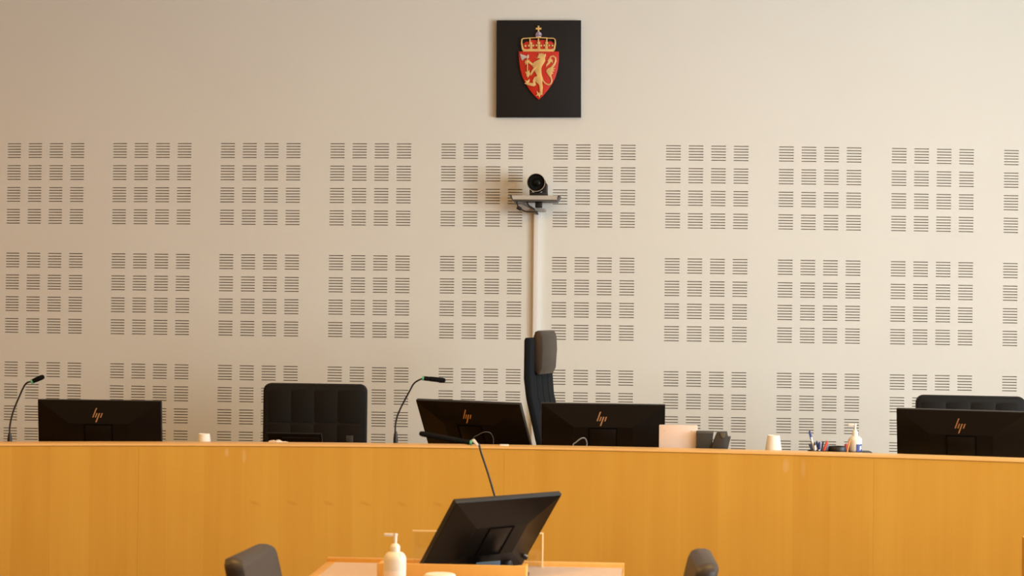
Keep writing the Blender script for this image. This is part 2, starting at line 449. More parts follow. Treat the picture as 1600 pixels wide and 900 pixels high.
# ------------------------------------------------------------------ coat of arms on the wall
def P2(px, py): p = at(px, py, D); return (p.x, p.z)
c0 = at(842, 108, D)
plaque = thing('coat_of_arms_plaque', 'square black plaque with a red shield, golden lion and crown high on the wall', 'plaque', (c0.x, D, c0.z))
def LP(px, py): p = at(px, py, D); return (p.x-c0.x, p.z-c0.z)
BD = -.032                        # front of the board (towards the room)
obj('board', prism(NB(), [LP(776.6, 33), LP(908, 33), LP(908, 184), LP(776, 184)], 'y', BD, -.002, .001), BOARD, plaque)
def Z5(l): return [LP(760+x/5, 20+y/5) for x, y in l]
shield = obj('shield', prism(NB(), Z5([(256, 310), (570, 310), (569, 380), (560, 450), (543, 510), (518, 560), (482, 612), (446, 655), (412, 686), (374, 652), (338, 606), (306, 555), (283, 505), (268, 450), (259, 380)]), 'y', BD-.014, BD, .003), RED, plaque)
SF = BD-.014
def Z1p(l): return [LP(808+x/10.714, 78+y/10.714) for x, y in l]
def Z2p(l): return [LP(808+x/19.57, 38+y/19.57) for x, y in l]
def strip2(pts, w):
    """outline of a band of width w (same units as pts) along pts"""
    V = [Vector((*p, 0)) for p in pts]; Lf = []; Rt = []
    W = w if isinstance(w, list) else [w]*len(V)
    for i, v in enumerate(V):
        d = (V[min(i+1, len(V)-1)]-V[max(i-1, 0)]).normalized(); n = Vector((-d.y, d.x, 0))*W[i]/2
        Lf.append((v+n)[:2]); Rt.append((v-n)[:2])
    return Lf+Rt[::-1]
lion = NB()
dd = .007
for poly, dep in (
    ([(350,162),(352,122),(372,106),(410,104),(450,96),(490,82),(488,122),(474,150),(478,200),(457,242),(424,290),(412,340),(415,400),(427,470),(432,520),(427,580),(438,640),(430,700),(432,768),(393,762),(384,700),(384,640),(368,592),(330,562),(310,522),(320,490),(345,455),(328,420),(304,380),(298,330),(268,302),(264,262),(290,225),(340,195),(384,176),(396,164)], dd),
    ([(276,300),(215,250),(186,228),(205,200),(232,212),(276,250),(305,272)], dd*.8),
    ([(128,195),(162,203),(158,178),(185,198),(220,176),(210,205),(225,222),(196,236),(140,272),(152,238),(130,232),(150,216)], dd*.7),
    ([(350,300),(302,352),(242,452),(222,426),(268,345),(300,300)], dd*1.25),
    ([(145,376),(180,395),(212,350),(218,395),(242,424),(216,446),(182,492),(176,452),(160,462),(168,425),(152,412)], dd*.8),
    ([(346,455),(295,475),(270,530),(276,572),(196,568),(184,606),(290,630),(324,602),(312,560),(328,530)], dd*.85),
    ([(128,578),(162,560),(136,518),(176,536),(216,500),(218,540),(198,572),(188,604)], dd*.7),
    ([(330,696),(366,735),(400,728),(432,762),(392,776),(380,824),(364,780),(318,786),(346,756)], dd*.7),
    ([(368,110),(370,64),(391,92),(410,62),(426,90),(446,64),(448,100)], dd*.7),
    ([(306,138),(342,150),(380,152),(378,164),(340,160)], dd*.5),
    (strip2([(418,466),(438,526),(478,578),(530,602),(574,582),(588,532),(574,478),(556,440)], [30,24,22,22,22,22,26,40]), dd*.7),
    ([(556,474),(520,430),(494,384),(500,352),(530,324),(570,306),(604,282),(622,300),(600,326),(652,320),(604,356),(642,372),(592,384),(616,410),(584,424),(578,450)], dd*.8),
    (strip2([(590,312),(628,262),(652,204),(648,152),(612,122),(572,132),(552,160)], [40,34,28,26,24,24,22]), dd*.7),
    ([(546,158),(580,165),(602,198),(598,244),(576,216),(550,252),(518,276),(488,314),(498,258),(526,218),(514,204)], dd*.8)):
    prism(lion, Z1p(poly), 'y', SF-dep, SF+.001, .0012)
obj('lion', lion, GOLD, plaque)
ax = obj('axe_blade', prism(NB(), Z1p([(58,76),(90,96),(176,124),(184,98),(204,100),(206,158),(170,156),(128,164),(94,202),(72,150)]), 'y', SF-.006, SF+.001, .001), SILVER, plaque)
obj('axe_handle', prism(NB(), Z1p(strip2([(182, 120), (180, 400)], 15)), 'y', SF-.008, SF+.001, .0008), GOLD, plaque)
crown = NB()
for pl, w in (([(195,820),(152,610),(158,500),(200,466),(392,456)], [60,42,34,30,26]), ([(436,800),(410,620),(405,458)], [60,44,34]), ([(672,800),(668,620),(664,460)], [60,44,36]),
              ([(905,800),(918,620),(920,456)], [60,44,34]), ([(1140,820),(1180,610),(1172,500),(1120,462),(930,456)], [60,42,34,30,26]), ([(388,452),(664,440),(942,452)], [26,30,26])):
    prism(crown, Z2p(strip2(pl, w)), 'y', BD-.017, BD, .001)
prism(crown, Z2p([(168,762),(300,798),(436,770),(550,792),(672,770),(800,792),(905,770),(1030,798),(1160,762),(1138,868),(194,868)]), 'y', BD-.016, BD, .001)
for (x, y, r) in ((435,620,46),(675,608,48),(915,608,46),(445,692,40),(682,692,40),(908,686,40),(675,745,42),(440,745,42),(905,745,42)):
    prism(crown, Z2p([(x+r*math.cos(a*PI/5), y+r*math.sin(a*PI/5)) for a in range(10)]), 'y', BD-.019, BD-.01, .001)
cr = obj('crown', crown, GOLD, plaque)
lin = prism(NB(), Z2p([(205,620),(300,552),(392,566),(440,505),(640,512),(700,512),(892,505),(945,560),(1050,545),(1135,610),(1150,800),(190,800)]), 'y', BD-.008, BD, .002)
obj('crown_lining', lin, RED, cr)
for i, (x, y) in enumerate(((265,695),(370,690),(505,685),(605,680),(745,685),(840,680),(985,680),(1085,685))):
    t = bmesh.new(); bmesh.ops.create_uvsphere(t, u_segments=10, v_segments=6, radius=38/19.57*.00343)
    q = LP(808+x/19.57, 38+y/19.57); bmesh.ops.transform(t, matrix=T((q[0], BD-.012, q[1])), verts=t.verts)
    obj('pearl', t, GOLD, cr)
t = bmesh.new(); bmesh.ops.create_uvsphere(t, u_segments=20, v_segments=12, radius=96/19.57*.00343)
q = LP(808+668/19.57, 38+352/19.57); bmesh.ops.transform(t, matrix=T((q[0], BD-.010, q[1])) @ Matrix.Diagonal((1, .6, 1, 1)), verts=t.verts)
ob = obj('orb', t, LILAC, cr)
bnd = NB(); q0 = LP(808+572/19.57, 38+372/19.57); q1 = LP(808+764/19.57, 38+372/19.57)
prism(bnd, Z2p([(585,362),(752,362),(752,388),(585,388)]), 'y', BD-.0215, BD-.012)
prism(bnd, Z2p([(650,275),(672,275),(672,362),(650,362)]), 'y', BD-.0208, BD-.012)
obj('orb_band', bnd, BLUEBAND, cr)
prism_c = NB()
prism(prism_c, Z2p([(640,78),(692,78),(690,142),(752,134),(752,196),(692,190),(694,268),(640,268),(642,190),(584,196),(584,134),(642,142)]), 'y', BD-.012, BD-.001, .001)
obj('cross', prism_c, GOLD, cr)
obj('orb_foot', prism(NB(), Z2p([(585,392),(752,392),(742,430),(690,452),(650,452),(596,430)]), 'y', BD-.016, BD-.001, .001), GOLD, cr)

# ------------------------------------------------------------------ wall camera, bracket, cable duct
YC = D-.16                        # the camera stands out from the wall on its bracket
tl = at(796, 305, YC-.05); tr_ = at(875, 306, YC-.05)
tz = tl.z; cx = (tl.x+tr_.x)/2; tw = tr_.x-tl.x
br = thing('camera_bracket', 'flat grey bracket tray holding the video camera on the wall', 'bracket', (cx, D, tz))
bm = NB()
prism(bm, [(-tw/2+.012, -.0), (tw/2-.012, -.0), (tw/2-.018, -.022), (-tw/2+.018, -.022)], 'y', -.212, -.208)
box(bm, -tw/2+.012, tw/2-.012, -.21, -.012, -.004, 0, .001)
obj('tray', bm, GREY_LIGHT, br)
bm = NB()
box(bm, -tw/2+.016, tw/2-.016, -.207, -.02, -.030, -.022, .001)
for s in (-1, 1): prism(bm, [(s*(tw/2-.011), .002), (s*(tw/2), -.001), (s*(tw/2-.005), -.012), (s*(tw/2-.016), -.026)], 'y', -.21, -.04)
obj('tray_lip', bm, GREY_DARK, br)
bm = NB(); box(bm, -.0, .036, -.16, -.11, -.062, -.028, .003); obj('mount_block', bm, PLASTIC, br)
bm = NB(); prism(bm, [(-.10, -.030), (-.065, -.030), (.018, -.074), (-.01, -.076)], 'y', -.13, -.12); box(bm, -.012, .052, -.12, -.0, -.078, -.064, .003)
obj('arm', bm, mat('arm_grey', (.34, .32, .29), .45), br)
bm = NB(); tube(bm, smooth_path([(-.045, -.15, -.030), (-.035, -.15, -.050), (-.012, -.14, -.066), (.004, -.10, -.080), (.008, -.03, -.09)]), .004, 8)
tube(bm, smooth_path([(-.098, -.145, -.028), (-.094, -.145, -.05), (-.082, -.145, -.066), (-.05, -.14, -.082), (-.01, -.12, -.083), (.006, -.05, -.088)]), .0035, 8)
box(bm, -.098, -.072, -.16, -.13, -.075, -.056, .004, M=T((0, 0, 0)) @ T((-.085, 0, -.065)) @ RY(.5) @ T((.085, 0, .065)))
obj('plug_cable', bm, PLASTIC, br)
# the camera itself
p = at(837.5, 285, YC-.09); lensr = 14.2/FPX*(YC-.09)
pc = thing('video_camera', 'black pan-tilt video camera with a big round lens on the wall bracket', 'camera', (p.x, YC, tz))
lz = p.z-tz
bm = NB()
prism(bm, [(-.032, 0), (.056, 0), (.056, .060), (.050, .068), (.030, .055), (.030, .012), (-.032, .012)], 'y', -.055, .05, .002)
box(bm, -.036, -.026, -.05, .04, 0, .062, .002)
box(bm, -.034, .056, -.06, .06, 0, .016, .003)
obj('swivel_base', bm, PLASTIC, pc)
MM = T((0, .05, lz)) @ RX(PI/2)
obj('lens_barrel', lathe(NB(), [(.0, -.02), (.036, -.018), (lensr*.97, .0), (lensr*.98, .12), (lensr*.99, .135), (lensr*.90, .137), (lensr*.86, .125), (0, .120)], 40), mat('lens_black', (.004, .004, .004), .6, spec=.12), pc, MM)
obj('lens_ring', lathe(NB(), [(lensr*.955, .1345), (lensr*1.015, .1345), (lensr*1.015, .1385), (lensr*.955, .1385), (lensr*.955, .1345)], 48), STEEL, pc, MM)
obj('lens_glass', lathe(NB(), [(lensr*.52, .1205), (lensr*.45, .124), (lensr*.25, .128), (0, .129)], 32), mat('lens_front', (.003, .004, .004), .30, spec=.12), pc, MM)
# duct
p = at(833.5, 326, D-.02); q = at(846, 326, D-.02)
x = (p.x+q.x)/2-.0; w_ = (q.x-p.x)
duct = thing('cable_duct', 'white plastic cable duct running down the slotted wall below the camera', 'duct', (x, D, .08))
obj('duct_body', box(NB(), -w_/2, w_/2, -.022, 0, 0, p.z-.08, .002), WHITE_TRIM, duct)
obj('duct_cover', box(NB(), -w_/2+.004, w_/2-.012, -.027, -.022, 0, p.z-.08-.004, .0015), WHITE_TRIM, duct)

# ------------------------------------------------------------------ monitors
MW, MH = .540, .325
MESH = {}
def mesh(key, fn, mats, smooth=30):
    if key not in MESH: MESH[key] = finish(fn(), key, mats, smooth)
    return MESH[key]
def casing_bm():                  # back shell: four sloping facets up to a raised flat centre
    bm = NB(); o = [(0, 0), (MW, 0), (MW, -MH), (0, -MH)]
    ix, iy, dp = .140, .098, .034
    i = [(ix, -iy), (MW-ix, -iy), (MW-ix, -MH+iy), (ix, -MH+iy)]
    e = .003
    A = [bm.verts.new((x, -.004, z)) for x, z in o]
    B = [bm.verts.new((x+(e if x == 0 else -e), -.0065, z+(-e if z == 0 else e))) for x, z in o]
    Cc = [bm.verts.new((x, -dp, z)) for x, z in i]
    for k in range(4):
        bm.faces.new((A[k], A[(k+1) % 4], B[(k+1) % 4], B[k])); bm.faces.new((B[k], B[(k+1) % 4], Cc[(k+1) % 4], Cc[k]))
    bm.faces.new(Cc); bm.faces.new(A[::-1])
    return bm
def bezel_bm():
    return box(NB(), -.0005, MW+.0005, -.005, .012, -MH-.0005, .0005, .002)
def plate_bm():
    bm = NB(); c = (MW/2, -MH/2); h = .0625
    for a in ((-h, h, h-.005, h), (-h, h, -h, -h+.005), (-h, -h+.005, -h+.005, h-.005), (h-.005, h, -h+.005, h-.005)):
        box(bm, c[0]+a[0], c[0]+a[1], -.0365, -.0335, c[1]+a[2], c[1]+a[3])
    return bm
def plate_in_bm():
    c = (MW/2, -MH/2); h = .057; return box(NB(), c[0]-h, c[0]+h, -.0352, -.0335, c[1]-h, c[1]+h, .001)
def logo_bm():
    # four slanted bars
    bm = NB(); S = .00285/18*1.0
    cx_, cz_ = MW/2-.006, -.062
    sl = math.sin(math.atan2(.0289, .098-.0065))   # follow the slope of the upper facet
    def pt(x, y): return (cx_+(x-480)*S, cz_-(y-460)*S)
    for a in ([(340,522),(378,522),(468,272),(430,272)], [(412,522),(446,522),(488,405),(452,405)], [(432,648),(472,648),(558,405),(520,405)], [(556,522),(590,522),(630,405),(594,405)]):
        t = bmesh.new(); A = []; Bv = []
        for (x, y) in a:
            px_, pz_ = pt(x, y); yy = -.0065-(-pz_-.003)/(.098-.003)*(.034-.0065)
            A.append(t.verts.new((px_, yy-.0012, pz_))); Bv.append(t.verts.new((px_, yy+.002, pz_)))
        t.faces.new(A); t.faces.new(Bv[::-1])
        for k in range(4): t.faces.new((A[k], A[(k+1) % 4], Bv[(k+1) % 4], Bv[k]))
        merge(bm, t)
    return bm
def monitor(label, px, py, Y, yaw, tilt, basez, logo=True, group=None, k=1.0):
    """px,py: upper corner on the left as seen from behind; basez: what the foot stands on"""
    tl = at(px, py, Y)
    M = T(tl) @ RZ(yaw) @ RX(tilt) @ Matrix.Diagonal((k, 1, 1, 1))
    cen = M @ Vector((MW/2, -.036, -MH/2))
    bdir = (RZ(yaw) @ Vector((0, 1, 0)))
    foot = Vector((cen.x, cen.y, basez)) + bdir*(.045 if k == 1 else 0.0)
    root = thing('computer_monitor', label, 'monitor', foot, 0, group)
    inv = T(-foot)
    ML = inv @ M
    link('casing', mesh('casing', casing_bm, MON_BACK, 5), root, ML)
    link('bezel', mesh('bezel', bezel_bm, MON_EDGE), root, ML)
    link('screen', mesh('screen', lambda: box(NB(), .006, MW-.006, .0121, .0126, -MH+.012, -.006), SCREEN), root, ML)
    link('mount_frame', mesh('mount_frame', plate_bm, mat('mount_gap', (.003, .002, .002), .9, spec=.03)), root, ML)
    link('mount_plate', mesh('mount_plate', plate_in_bm, MON_BACK), root, ML)
    if logo: link('logo', mesh('logo', logo_bm, LOGO_TINTED, 0), root, ML)
    # stand: neck from the plate down to a flat foot
    c = inv @ (M @ Vector((MW/2, -.030, -MH/2-.03)) if tilt < .4 else M @ Vector((MW/2, -.012, -MH+.02)))
    bm = NB(); tube(bm, [c, Vector((c.x*.5, c.y*.5, c.z*.6)), Vector((0, 0, .01))], [.022, .022, .024], 12)
    obj('stand_neck', bm, PLASTIC, root)
    obj('stand_foot', prism(NB(), rrect(.24*k, .18*k*k, .02), 'z', 0, .012, .002), PLASTIC, root, RZ(yaw))
    return root
monitor('black computer monitor at the far left of the bench beside the leftmost microphone', 59.5, 624, 8.44, math.radians(3), math.radians(7), WTZ, group='monitors on the bench')
monitor('black monitor leaning back and turned, behind the bench just left of the wall duct', 650.5, 624.5, 8.85, math.radians(-26), math.radians(28), WTZ, group='monitors on the bench')
monitor('black monitor standing straight in front of the tall headrest chair', 846, 629.5, 8.62, math.radians(0.5), math.radians(9), WTZ, group='monitors on the bench')
monitor('black monitor at the far right end of the bench, hiding a chair', 1401, 638, 8.42, math.radians(-15), math.radians(11), WTZ, group='monitors on the bench')

# small tilted screen in front of the wide chair
p = at(417.5, 676.5, 8.66); q = at(503, 678, 8.66); wd = q.x-p.x
cen = at(460, 690, 8.75)
st = thing('tablet_screen', 'small dark screen leaning back low in front of the wide black chair', 'screen', (cen.x, 8.75, WTZ))
ML = T(-Vector((cen.x, 8.75, WTZ))) @ T(p) @ RZ(-.03) @ RX(math.radians(30))
bm = NB(); prism(bm, [(0, 0), (wd, 0), (wd-.004, -.17), (.004, -.17)], 'y', -.004, .006, .001); obj('slab', bm, MON_BACK, st, ML)
bm = NB(); prism(bm, [(.07, -.012), (wd-.01, -.012), (wd-.03, -.16), (.05, -.16)], 'y', -.018, -.004, .002); obj('back_cover', bm, MON_BACK, st, ML)
ctr = ML @ Vector((wd/2, -.006, -.10))
bm = NB(); tube(bm, [ctr, (0, .02, .02)], .014, 10); prism(bm, rrect(.16, .12, .015), 'z', 0, .012); obj('stand', bm, PLASTIC, st)

# ------------------------------------------------------------------ microphones
def microphone(name, label, stem, head0, head1, Y, basez, grip_top, base_wh=(.15, .10), slope=0.0, yhead=0.0, rh=.0095, group='gooseneck microphones'):
    """stem: pixels from bottom to top, on the plane y = Y; head0 -> head1 the microphone head"""
    b = at(stem[0][0], stem[0][1], Y); root = thing('gooseneck_microphone', label, 'microphone', (b.x, Y, basez), 0, group)
    o = Vector((b.x, Y, basez))
    def L(px, py, k=0.0): return at(px, py, Y+k)-o
    base = prism(NB(), rrect(base_wh[0], base_wh[1], .02), 'z', 0, .045, .006); obj('base', base, PLASTIC, root)
    obj('button', prism(NB(), rrect(.03, .015, .004), 'z', .045, .048), MON_EDGE, root, T((.03, -.02, 0)))
    g = L(*grip_top)
    gl = NB(); lathe(gl, [(.0, 0), (.0095, 0), (.0098, (g.z-.045)*.6), (.0075, (g.z-.045)*.85), (.005, g.z-.045)], 16, M=T((0, 0, .045))); obj('grip', gl, PLASTIC, root)
    n = len(stem)
    path = [Vector((0, 0, .05)), g]+[L(px, py, yhead*i/(n)) for i, (px, py) in enumerate(stem[1:], 1)]
    h0 = L(*head0, yhead); h1 = L(*head1, yhead)
    path.append(h0)
    obj('gooseneck', tube(NB(), smooth_path(path, 6), .0036, 10), PLASTIC, root)
    ln = (h1-h0).length
    obj('ring', lathe(NB(), [(.004, -.003), (rh*1.02, -.003), (rh*1.02, .005), (.004, .005)], 20), GREEN, root, along(h0, h1))
    obj('head', lathe(NB(), [(0, .0045), (rh*.95, .0045), (rh, .01), (rh, ln*.25), (rh*.96, ln*.27), (rh*1.08, ln*.3), (rh*1.12, ln-.012), (rh*.9, ln-.003), (rh*.4, ln), (0, ln)], 20), FOAM, root, along(h0, h1))
    return root
p = on_shelf(15, 690, .16)
microphone('m', 'gooseneck microphone bending right at the far left end of the bench', [(15, 692), (16, 662), (21, 642), (30, 620), (40, 600)], (50, 596.2), (69, 588), p.y, SHZ, (15, 676))
p = on_shelf(618, 690, .16)
microphone('m', 'gooseneck microphone with a horizontal head on the bench between wide chair and turned monitor', [(618, 694), (619, 657), (625, 640), (640, 611), (648, 598)], (661, 591), (696, 594.5), p.y, SHZ, (617.5, 674))

# ------------------------------------------------------------------ chairs behind the bench
def star_base(root, h=.40):
    obj('gas_column', lathe(NB(), [(0, .06), (.028, .06), (.028, h*.6), (.018, h*.6), (.018, h), (0, h)], 16), STEEL, root)
    for k in range(5):
        a = 2*PI*k/5+.3
        bm = NB(); tube(bm, [(0.02*math.cos(a), .02*math.sin(a), .10), (.29*math.cos(a), .29*math.sin(a), .075)], [.024, .014], 8)
        lg = obj('leg', bm, PLASTIC, root)
        bm = NB(); lathe(bm, [(0, -.012), (.026, -.012), (.028, 0), (.026, .012), (0, .012)], 14, M=T((.29*math.cos(a), .29*math.sin(a), .028)) @ RZ(a+.5) @ RX(PI/2))
        tube(bm, [(.29*math.cos(a), .29*math.sin(a), .03), (.29*math.cos(a), .29*math.sin(a), .085)], .008, 6)
        obj('caster', bm, CASTER, lg)
def wide_chair(label, px0, px1, pytop, Y):
    a = at(px0, pytop, Y); b = at(px1, pytop, Y); w = b.x-a.x; zt = a.z
    root = thing('office_chair', label, 'chair', ((a.x+b.x)/2, Y+.0, 0), 0, 'wide-backed office chairs')
    H = zt-.55
    bk = obj('backrest', prism(NB(), rrect(w, H, .036, 6, 0, zt-H/2), 'y', 0, .06, .012), LEATHER, root)
    for i in range(4):
        for j in range(3):
            pw = (w-.05)/4; ph = (H-.05)/4
            obj('pad', prism(NB(), rrect(pw-.004, ph-.004, .014, 3, -w/2+.025+pw*(i+.5), zt-.025-ph*(j+.5)), 'y', -.0018, .002, .0012), LEATHER, bk)
    obj('seat', prism(NB(), rrect(.50, .46, .07, 5, 0, -.16), 'z', .42, .50, .02), LEATHER, root)
    bm = NB(); box(bm, -.04, .04, .06, .085, .44, zt-.25, .004); box(bm, -.04, .04, -.15, .08, .40, .42, .004); obj('back_support', bm, PLASTIC, root)
    star_base(root, .41)
    return root
ch = wide_chair('wide black office chair with a rounded square back between the two bench microphones', 411, 572.3, 598.5, 9.35)
ch2 = copy_tree(ch)
ch2['label'] = 'wide black office chair whose back shows above the rightmost monitor'
a = at(1435, 617.5, 9.25); b = at(1599, 621, 9.25); a0 = at(411, 598.5, 9.35)
ch2.location = ((a.x+b.x)/2, 9.25, a.z-a0.z-.004); ch2.rotation_euler = (0, 0, math.radians(-6))
ch2.location.z = 0
CH2_DZ = a.z-a0.z
for chd in ch2.children:            # this one is set a little lower or higher on its column
    if chd.name.split('.')[0] in ('backrest', 'seat', 'back_support'): chd.location.z += CH2_DZ

# high-backed chair with headrest, turned to the right
Yh = 9.45; mp_ = FPX/(Yh/math.cos(YAW))
z_at = lambda py, px=840: at(px, py, Yh).z
base = at(838, 600, Yh)
A12 = math.radians(12)
hc = thing('headrest_chair', 'tall black high-backed chair with a padded headrest, turned sideways before the wall duct', 'chair', (at(822, 560, Yh).x+.05, Yh, 0), -A12)
# local frame: the chair faces +x, its width runs along y
zt = z_at(527); k1 = z_at(590); k2 = z_at(690)
back = [(-.006, zt-.012), (.0, zt), (.02, zt), (.027, zt-.012), (.027, k1+.03), (.036, k1-.08), (.090, k2), (.125, k2-.2), (.15, .56), (.105, .52), (.09, k2-.2), (.058, k2), (.006, k1-.09), (-.006, k1)]
t = bmesh.new(); prism(t, back, 'y', -.21, .21, .009)
obj('backrest', t, FABRIC, hc)
for kq in range(3):
    bm = NB(); yy = -.10+.10*kq
    tube(bm, [(.027, yy, k1+.02), (.036, yy, k1-.08), (.090, yy, k2)], .003, 6); obj('back_seam', bm, FABRIC, hc)
z0_, z1_ = z_at(583.5), z_at(516)
hr = NB(); prism(hr, [(.018, z1_-.03), (.026, z1_-.006), (.040, z1_), (.056, z1_-.006), (.066, z1_-.03), (.069, z1_-.09), (.064, z0_+.028), (.050, z0_), (.038, z0_-.002), (.024, z0_+.02), (.018, z0_+.07)], 'y', -.135, .135, .012)
obj('headrest', hr, LEATHER_BROWN, hc)
obj('seat', prism(NB(), rrect(.48, .50, .07, 5, .36, 0), 'z', .44, .53, .025), FABRIC, hc)
for s in (-1, 1):
    bm = NB(); box(bm, .22, .46, s*.27-.035, s*.27+.035, .66, .69, .01); box(bm, .32, .36, s*.27-.012, s*.27+.012, .46, .66, .004); box(bm, .32, .36, min(s*.15, s*.28), max(s*.15, s*.28), .44, .46)
    obj('armrest', bm, PLASTIC, hc)
st_ = bpy.data.objects.new('chair_base', None); C.objects.link(st_); st_.parent = hc; st_.location = (.34, 0, 0)
bm = NB(); lathe(bm, [(0, .06), (.028, .06), (.028, .25), (.018, .25), (.018, .44), (0, .44)], 16, M=T((.34, 0, 0))); obj('gas_column', bm, STEEL, hc)
for k in range(5):
    a = 2*PI*k/5
    bm = NB(); tube(bm, [(.34+.02*math.cos(a), .02*math.sin(a), .10), (.34+.30*math.cos(a), .30*math.sin(a), .075)], [.024, .014], 8)
    lg = obj('leg', bm, PLASTIC, hc)
    bm = NB(); lathe(bm, [(0, -.012), (.026, -.012), (.028, 0), (.026, .012), (0, .012)], 14, M=T((.34+.30*math.cos(a), .30*math.sin(a), .028)) @ RZ(a+.5) @ RX(PI/2))
    tube(bm, [(.34+.30*math.cos(a), .30*math.sin(a), .03), (.34+.30*math.cos(a), .30*math.sin(a), .085)], .008, 6)
    obj('caster', bm, CASTER, lg)
bpy.data.objects.remove(st_)

# ------------------------------------------------------------------ small things on the bench
def cup(px, pytop, pytopw, pybotw, loc, hgt, label, group=None, z=None):
    rt_ = pytopw/2/FPX*loc.y; rb = pybotw/2/FPX*loc.y
    root = thing('paper_cup', label, 'cup', (loc.x, loc.y, SHZ if z is None else z), 0, group)
    obj('cup_wall', lathe(NB(), [(rb-.0012, .002), (rb, .002), (rt_, hgt-.001), (rt_*.97, hgt), (rt_*.93, hgt-.006), (0, hgt-.006), (0, hgt-.0075), (rt_-.0012, hgt-.0075), (rb-.0012, .002)], 32), CUP, root)
    obj('rim', lathe(NB(), [(rb-.001, 0), (rb+.002, .001), (rb+.002, .004), (rb-.001, .005), (rb-.001, 0)], 32), CUP, root)
    return root
p = on_shelf(318.7, 690, .2); top = at(318.7, 677.5, p.y).z
cup(318.7, 0, 18, 28, p, top-SHZ, 'single white paper cup upside down on the bench beside the leftmost monitor')
p = on_shelf(1208.5, 700, .2); top = at(1208.5, 680, p.y).z
cup(1208.5, 0, 18, 34, p, top-SHZ-.012, 'lower white paper cup of the upturned pair between telephone and pens', 'upturned cup pair')
cup(1208.5, 0, 18.6, 33.5, p, top-SHZ-.012, 'upper white paper cup of the upturned pair between telephone and pens', 'upturned cup pair', SHZ+.012)

# card stand in front of the straight monitor
a = at(1030, 663.5, arcY(.13)+.2); Yc = a.y; b = at(1090, 665, Yc)
cs = thing('card_stand', 'pale pink card panel standing on the bench in front of the straight monitor', 'card stand', ((a.x+b.x)/2, Yc, SHZ))
w_ = b.x-a.x; h_ = a.z-SHZ
obj('panel', prism(NB(), rrect(w_, h_, .004, 3, 0, h_/2), 'y', -.002, .002, .0006), PINK, cs)
obj('foot', box(NB(), -w_/2, w_/2, -.0, .07, 0, .003), PINK, cs)
for sx in (-.35, .34):
    obj('rivet', lathe(NB(), [(0, 0), (.0028, 0), (.002, .0012), (0, .0014)], 10), mat('rivet_pink', (.62, .45, .38), .4), cs, T((sx*w_, -.002, h_-.024)) @ RX(PI/2))

# desk telephone
Yp = arcY(.35)+.2; a = at(1090, 672, Yp)
ph = thing('desk_telephone', 'dark grey desk telephone with raised display and handset beside the pink card stand', 'telephone', (at(1114, 690, Yp).x, Yp, SHZ))
o_ = Vector((at(1114, 690, Yp).x, Yp, SHZ))
def Lp(px, py): q = at(px, py, Yp)-o_; return (q.x, q.z)
x0_, zt_ = Lp(1088, 673); x1_, _ = Lp(1115, 673); xb_, _ = Lp(1110, 704)
obj('display_housing', prism(NB(), [(x0_, zt_), (x1_, zt_), (xb_, .03), (xb_-.004, .0), (x0_, .0)], 'y', -.012, .012, .002), GREY_DEV, ph)
obj('display_top_edge', prism(NB(), [(x0_+.001, zt_-.001), (x1_-.001, zt_-.001), (x1_-.003, zt_-.012), (x0_+.001, zt_-.012)], 'y', -.0145, -.010, .001), mat('phone_edge', (.075, .07, .06), .4), ph)
bm = NB(); prism(bm, [Lp(1119.5, 677), Lp(1121.5, 674.2), Lp(1136, 674.2), Lp(1137, 680), Lp(1138.5, 682.2), Lp(1141.5, 681.6), Lp(1141, 685), Lp(1136, 704), Lp(1134, 712), Lp(1108, 712), Lp(1111.5, 698), Lp(1117, 683)], 'y', -.03, .025, .005)
hs = obj('handset', bm, GREY_DEV, ph)
obj('earpiece', prism(NB(), [Lp(1124.5, 675.5), Lp(1133.5, 675.5), Lp(1132, 682), Lp(1129, 684), Lp(1126, 681.5)], 'y', -.034, -.028, .001), mat('earpiece_olive', (.085, .075, .045), .5), hs)
obj('phone_body', prism(NB(), [(-.08, 0), (.10, 0), (.10, .022), (-.08, .03)], 'y', -.04, .10, .004), GREY_DEV, ph)

# pens in a black organiser, tape dispenser cup, tray and soap bottle
Yo = arcY(.95)+.2
og0 = at(1263, 706, Yo); og1 = at(1293, 707, Yo)
og = thing('pen_holder', 'small black desk organiser full of pens on the right half of the bench', 'pen holder', ((og0.x+og1.x)/2, Yo, SHZ))
ow = og1.x-og0.x; oh = at(1270, 703.5, Yo).z-SHZ
bm = NB()
box(bm, -ow/2, ow/2, -.02, .035, 0, .004)
for s in (-1, 1): box(bm, s*ow/2-.0015, s*ow/2+.0015, -.02, .035, 0, oh)
box(bm, -ow/2, ow/2, -.02, -.017, 0, oh); box(bm, -ow/2, ow/2, .032, .035, 0, oh)
obj('cup_box', bm, PLASTIC, og)
ox = (og0.x+og1.x)/2
q0 = at(1263.2, 694, Yo-.0); q1 = at(1269, 707, Yo)
obj('side_flap', prism(NB(), [(q0.x-ox, q0.z-SHZ), (at(1267, 694, Yo).x-ox, q0.z-SHZ+.001), (at(1273, 707, Yo).x-ox, q1.z-SHZ), (q1.x-ox, q1.z-SHZ)], 'y', .0, .03, .001), PEN_NAVY, og)
